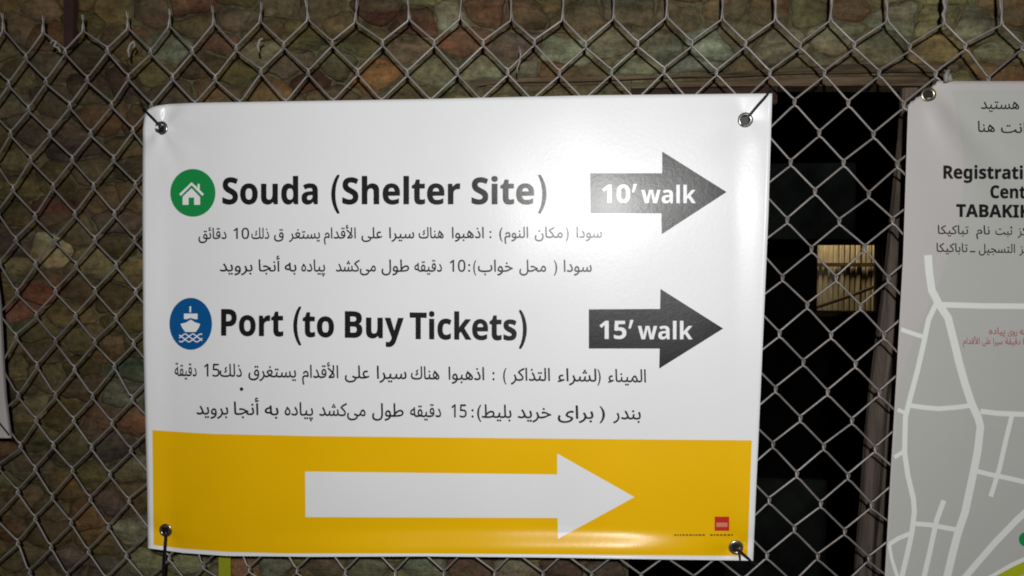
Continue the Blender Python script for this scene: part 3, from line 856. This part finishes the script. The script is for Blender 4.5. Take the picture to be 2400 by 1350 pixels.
print_on('ship_picture', bm, SM, OFF * 2, M['vinyl_white'], ic)
# red maker's mark and the line of tiny print under it
lg = print_on('red_logo', polys(bmesh.new(), [(1675, 1211), (1709, 1211), (1709, 1244), (1675, 1244)]), SM, OFF * 2, M['ink_red'], ban)
print_on('logo_bar', polys(bmesh.new(), [(1679, 1225), (1705, 1225), (1705, 1235), (1679, 1235)]), SM, OFF * 3, M['ink_pale_red'], lg)
bm = bmesh.new(); x = 1580
while x < 1716:
    w_ = rng.uniform(3, 8)
    if not 1648 < x < 1660: polys(bm, [(x, 1252), (x + w_, 1252), (x + w_, 1256), (x, 1256)])
    x += w_ + 2
print_on('tiny_print', bm, SM, OFF * 2, M['ink_brown'], ban)

def eyelet(sheet, px, py, r_mm, m, parent):
    c = sheet.pt(px, py, .0012); vs, fs = [], []
    R_, r_ = r_mm, r_mm * .30; n, q = 20, 8
    for k in range(n):
        a = 2 * math.pi * k / n
        for l in range(q):
            b = 2 * math.pi * l / q; rr = R_ + r_ * math.cos(b)
            vs.append(c + Vector((rr * math.cos(a), -r_ * .6 * math.sin(b), rr * math.sin(a))))
    for k in range(n):
        for l in range(q):
            fs.append((k * q + l, ((k + 1) % n) * q + l, ((k + 1) % n) * q + (l + 1) % q, k * q + (l + 1) % q))
    o = raw('eyelet', vs, fs, m, parent, True)
    vs = [c + Vector((R_ * math.cos(2 * math.pi * k / 16), .0002, R_ * math.sin(2 * math.pi * k / 16))) for k in range(16)]
    raw('eyelet_hole', vs, [tuple(range(16))], M['hole'], o)
    return o
for gx, gy in ((378, 300), (1747, 281), (388, 1243), (1725, 1283)): eyelet(SM, gx, gy, .0074, M['zinc'], ban)
settle(ban)

def cable_tie(path, r, label, head=None):
    """path: (px, py, y) points; strap plus its small locking head"""
    pts = [P(a, b, y) for a, b, y in path]
    root = empty('cable_tie', pts[0], label, 'cable tie', 'black cable ties holding the banner corners')
    sm = []
    for i in range(len(pts) - 1):
        p0, p1, p2, p3 = pts[max(i - 1, 0)], pts[i], pts[i + 1], pts[min(i + 2, len(pts) - 1)]
        for s in range(4):
            t = s / 4.
            sm.append(.5 * ((2 * p1) + (p2 - p0) * t + (2 * p0 - 5 * p1 + 4 * p2 - p3) * t * t + (3 * p1 - p0 - 3 * p2 + p3) * t ** 3))
    sm.append(pts[-1])
    raw('strap', *tube(sm, r, 8), M['tie'], root, True)
    if head:
        h = P(*head); s = .0042
        rough_box('locking_head', h.x - s, h.x + s, h.y - .003, h.y + .003, h.z - s * 1.2, h.z + s * 1.2, M['tie'], root, bev=.001)
    settle(root); return root
cable_tie([(384, 306, -.006), (380, 301, -.016), (374, 294, -.019), (358, 277, -.019), (343, 262, -.016), (334, 250, -.004), (330, 244, .006)], .0017,
          'short black tie through the upper eyelet beside the green house icon', (380, 303, -.016))
cable_tie([(1740, 288, -.006), (1745, 281, -.017), (1758, 268, -.019), (1775, 248, -.019), (1795, 226, -.016), (1806, 212, -.004), (1812, 205, .006)], .0017,
          'slanting black tie at the corner above the first walk arrow', (1745, 284, -.017))
cable_tie([(388, 1238, -.008), (389, 1246, -.019), (388, 1262, -.020), (386, 1290, -.020), (384, 1310, -.014), (383, 1340, -.008), (381, 1400, -.006)], .0021,
          'long black tie hanging straight down below the yellow corner', (389, 1243, -.018))
cable_tie([(1722, 1276, -.008), (1726, 1284, -.020), (1735, 1292, -.021), (1748, 1304, -.020), (1760, 1314, -.012), (1775, 1322, 0)], .0017,
          'black tie knotted at the yellow corner next to the small red logo', (1724, 1282, -.019))
o = raw('tie_tail', *tube([P(1728, 1286, -.020), P(1733, 1297, -.021), P(1735, 1312, -.018)], .0012, 6), M['tie'])
tag(o, 'loose thin black tail under the eyelet by the red logo', 'tie end')

# ------------------------------------------------------------------ map poster on the right
def relief_map(px, py):
    y = -.0105
    y += .002 * math.sin(py / 150. + 1) + .0015 * math.sin(px / 90.)
    # fold fanning from the eyelet
    for sl, w_, a_ in ((.52, 20, .0085), (.95, 26, -.0045)):
        c = (px - 2180) - sl * (py - 225); d = py - 225
        if d > -20: y -= a_ * gauss(c, w_ + max(0, d) * .10) * smooth((d + 20) / 50.) * math.exp(-max(0, d) / 170.)
    y += .003 * gauss(math.hypot(px - 2176, py - 222), 26)
    return y
SP = Sheet(relief_map)
mp = empty('map_poster', P(2260, 1350, -.01), 'grey street map poster cut off at the picture edge, pinned by one eyelet', 'poster')
def map_px(u, v):
    y = 190 + (1620 - 190) * v
    xl = lerp_edge([(190, 2131), (260, 2128), (600, 2117), (900, 2100), (1100, 2088), (1350, 2074), (1620, 2060)], y)
    x = xl + (2900 - xl) * (u ** 1.35)
    dy = 0.0
    # folded corner: beyond the line through (2127,243) and (2196,190) the sheet turns back behind itself
    ax, ay, bx, by = 2127., 243., 2196., 190.
    nx, ny = (by - ay), -(bx - ax); L = math.hypot(nx, ny); nx /= L; ny /= L
    d = (x - ax) * nx + (y - ay) * ny
    if d > 0: x -= 2 * d * nx; y -= 2 * d * ny; dy = .0035
    return x, y, dy
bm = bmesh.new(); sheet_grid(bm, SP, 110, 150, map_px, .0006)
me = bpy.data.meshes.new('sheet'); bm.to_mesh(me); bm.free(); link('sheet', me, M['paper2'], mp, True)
# grey map inside pale border; paler upper-left zone is fold light painted in
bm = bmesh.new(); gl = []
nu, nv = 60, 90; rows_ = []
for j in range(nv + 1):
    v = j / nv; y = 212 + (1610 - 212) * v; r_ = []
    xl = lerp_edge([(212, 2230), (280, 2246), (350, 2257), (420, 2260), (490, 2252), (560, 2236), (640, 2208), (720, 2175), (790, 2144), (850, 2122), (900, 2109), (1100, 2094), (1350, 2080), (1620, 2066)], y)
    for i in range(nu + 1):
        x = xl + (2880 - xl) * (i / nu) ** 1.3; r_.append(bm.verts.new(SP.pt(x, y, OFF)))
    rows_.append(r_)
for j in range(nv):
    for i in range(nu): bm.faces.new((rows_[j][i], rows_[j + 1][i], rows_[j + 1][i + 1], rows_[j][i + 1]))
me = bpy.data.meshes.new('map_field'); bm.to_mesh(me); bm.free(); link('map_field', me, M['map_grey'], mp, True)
roads = [
 ([(2175,598),(2178,640),(2184,680),(2200,712),(2222,745),(2236,800),(2248,850),(2262,900),(2277,945),(2292,978),(2298,1000),(2291,1060),(2277,1130),(2262,1200),(2245,1250),(2232,1300),(2218,1360),(2190,1500)], 18),
 ([(2205,714),(2300,717),(2420,718),(2600,730)], 13),
 ([(2194,712),(2176,750),(2166,800),(2150,870),(2134,930),(2122,978),(2120,1060),(2128,1115),(2141,1170),(2143,1200),(2137,1250),(2126,1300),(2112,1360)], 12),
 ([(2112,772),(2140,782),(2166,790)], 10), ([(2130,950),(2165,955),(2200,958),(2240,955),(2278,950)], 11), ([(2298,964),(2340,969),(2420,972),(2600,985)], 12),
 ([(2121,968),(2104,960)], 9), ([(2120,1057),(2096,1072)], 9), ([(2372,972),(2358,1030),(2342,1100),(2322,1164)], 11),
 ([(2284,1103),(2320,1112),(2360,1120),(2420,1134),(2600,1170)], 11), ([(2212,1173),(2195,1220),(2180,1290),(2164,1360),(2140,1480)], 12),
 ([(2137,1227),(2180,1230),(2210,1236),(2245,1242)], 11), ([(2134,1250),(2105,1262),(2084,1276)], 10), ([(2084,1276),(2090,1310),(2106,1360)], 8),
 ([(2425,1180),(2380,1222),(2330,1274),(2290,1320),(2256,1360),(2150,1480)], 15), ([(2425,1300),(2370,1325),(2310,1360)], 10)]
bm = bmesh.new()
for k, (pl, w_) in enumerate(roads): stroke(bm, pl, w_, z=k * .00002)
print_on('map_road', bm, SP, OFF * 2, M['road_white'], mp)['label'] = 'pale street lines'
bm = bmesh.new(); stroke(bm, [(2440, 1312), (2380, 1340), (2320, 1372), (2250, 1410)], 26)
print_on('lime_route', bm, SP, OFF * 4, M['lime'], mp)
print_on('green_spot', polys(bmesh.new(), ellipse(2404, 1264, 16, 17, 24)), SP, OFF * 4, M['ink_green'], mp)
KB = 29 / .714
bm = bmesh.new()
write(bm, sans_bold("Registration"), 2211, 2447, 418, KB * 1.02, .018, slope=.008)
write(bm, sans_bold("Center"), 2321, 2443, 464, KB, .018, slope=.008)
write(bm, sans_bold("TABAKIKA"), 2241, 2444, 508, KB, .018, slope=.012)
print_on('heading_lettering', bm, SP, OFF * 2, M['ink_black'], mp, None)
bm = bmesh.new()
for s, a, b, y, e in (("هستید", 2299, 2389, 255, 36), ("اینجا", 2402, 2470, 256, 36), ("شما", 2485, 2535, 256, 36), ("هنا", 2292, 2332, 309, 36), ("انت", 2346, 2404, 311, 36),
                      ("تباکیکا", 2198, 2270, 548, 29), ("نام", 2288, 2320, 549, 29), ("ثبت", 2333, 2373, 550, 29), ("مرکز", 2385, 2430, 551, 29),
                      ("تاباكيكا", 2195, 2268, 590, 29), ("-", 2273, 2286, 596, 29), ("التسجيل", 2294, 2379, 592, 29), ("مركز", 2389, 2432, 593, 29)):
    write(bm, shape(s) if not s.isascii() else s, a, b, y, e, .010, slope=.01)
print_on('arabic_lettering', bm, SP, OFF * 2, M['ink_text'], mp, None)
bm = bmesh.new()
for s, a, b, y, e in (("پیاده", 2318, 2356, 783, 22), ("روی", 2362, 2384, 784, 22), ("دقیقه", 2390, 2430, 784, 22),
                      ("الأقدام", 2257, 2296, 806, 21), ("على", 2302, 2322, 806, 21), ("سيرا", 2328, 2350, 807, 21), ("دقيقة", 2356, 2392, 807, 21), ("15", 2398, 2412, 807, 21)):
    write(bm, shape(s) if not s.isascii() else s, a, b, y, e, .012, slope=.01)
print_on('red_lettering', bm, SP, OFF * 2, M['ink_faded_red'], mp, None)
eyelet(SP, 2176, 222, .0072, M['brass'], mp)
settle(mp)

# ------------------------------------------------------------------ edge of the poster on the far left
def relief_left(px, py): return -.009 + .0015 * math.sin(py / 60.) - .002 * gauss(px - 12, 20)
SL = Sheet(relief_left)
def left_px(u, v):
    y = 560 + (1027 - 560) * v
    xr = lerp_edge([(560, -16), (715, 3), (850, 10), (930, 15), (1027, 27)], y)
    return xr - 420 * (1 - u), y - 6 * (1 - u), 0.0
lp = empty('left_poster', P(-100, 1027, -.009), 'narrow edge of a pale sheet at the left border of the picture', 'poster')
bm = bmesh.new(); sheet_grid(bm, SL, 60, 50, left_px, .0006)
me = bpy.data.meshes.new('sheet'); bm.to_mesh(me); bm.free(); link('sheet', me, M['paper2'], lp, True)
settle(lp); lp.name = 'pale_poster'
o = raw('poster_tie', *tube([P(-12, 978, -.014), P(4, 998, -.016), P(20, 1018, -.013), P(30, 1032, -.002)], .0012, 6), M['tie'])
tag(o, 'thin black tie across the lower corner of the pale sheet', 'cable tie')

# ------------------------------------------------------------------ scraps caught on the wire
def scrap(name, pts, r, m, label, cat, group=None):
    vs, fs = tube([P(a, b, y) for a, b, y in pts], r, 6)
    return tag(raw(name, vs, fs, m, None, True), label, cat, group)
scrap('twine_scrap', [(303, 134, -.003), (300, 118, -.006), (305, 104, -.007), (313, 97, -.005), (316, 106, -.003), (311, 112, -.002)], .0016, M['twine'],
      'small whitish curl of twine above the green house icon corner', 'twine')
scrap('twine_scrap', [(607, 122, -.003), (604, 108, -.006), (608, 94, -.006), (616, 90, -.004)], .0016, M['twine'],
      'short whitish twine end over the pale olive stone', 'twine')
scrap('wire_scrap', [(1213, 172, -.003), (1212, 160, -.006), (1218, 146, -.007), (1220, 128, -.006), (1217, 108, -.004)], .0010, M['twine'],
      'thin upright whitish wire end sticking up above the banner', 'wire')
scrap('twine_scrap', [(118, 104, -.004), (124, 94, -.007), (132, 98, -.007), (126, 108, -.006), (136, 112, -.004), (142, 122, -.003)], .0020, M['twine'],
      'dusty knot of twine beside the rusty iron bar', 'twine')
scrap('rag_knot', [(2218, 192, -.016), (2217, 178, -.018), (2224, 166, -.014), (2214, 160, -.008), (2222, 172, -.010), (2228, 190, -.012)], .0030, M['twine'],
      'whitish rag knot on the upper edge of the map poster', 'rag')
scrap('wire_scrap', [(2210, 60, -.004), (2214, 46, -.006), (2209, 34, -.006), (2216, 20, -.006), (2211, 4, -.005), (2215, -22, -.004)], .0016, M['twine'],
      'pale tangle of wire rising from the fence above the map poster', 'wire')
b0 = P(512, 1300, 0.052); b1 = P(540, 1300, 0.052); b2 = P(541, 1420, .052); b3 = P(514, 1420, .052)
vs = [b0, b1, b2, b3] + [v + Vector((0, .002, 0)) for v in (b0, b1, b2, b3)]
o = raw('plastic_strip', vs, [(0, 3, 2, 1), (4, 5, 6, 7), (0, 1, 5, 4), (1, 2, 6, 5), (2, 3, 7, 6), (3, 0, 4, 7)], M['lime_plastic'])
tag(o, 'bright lime green strip on the stones below the yellow foot of the banner', 'plastic strip')
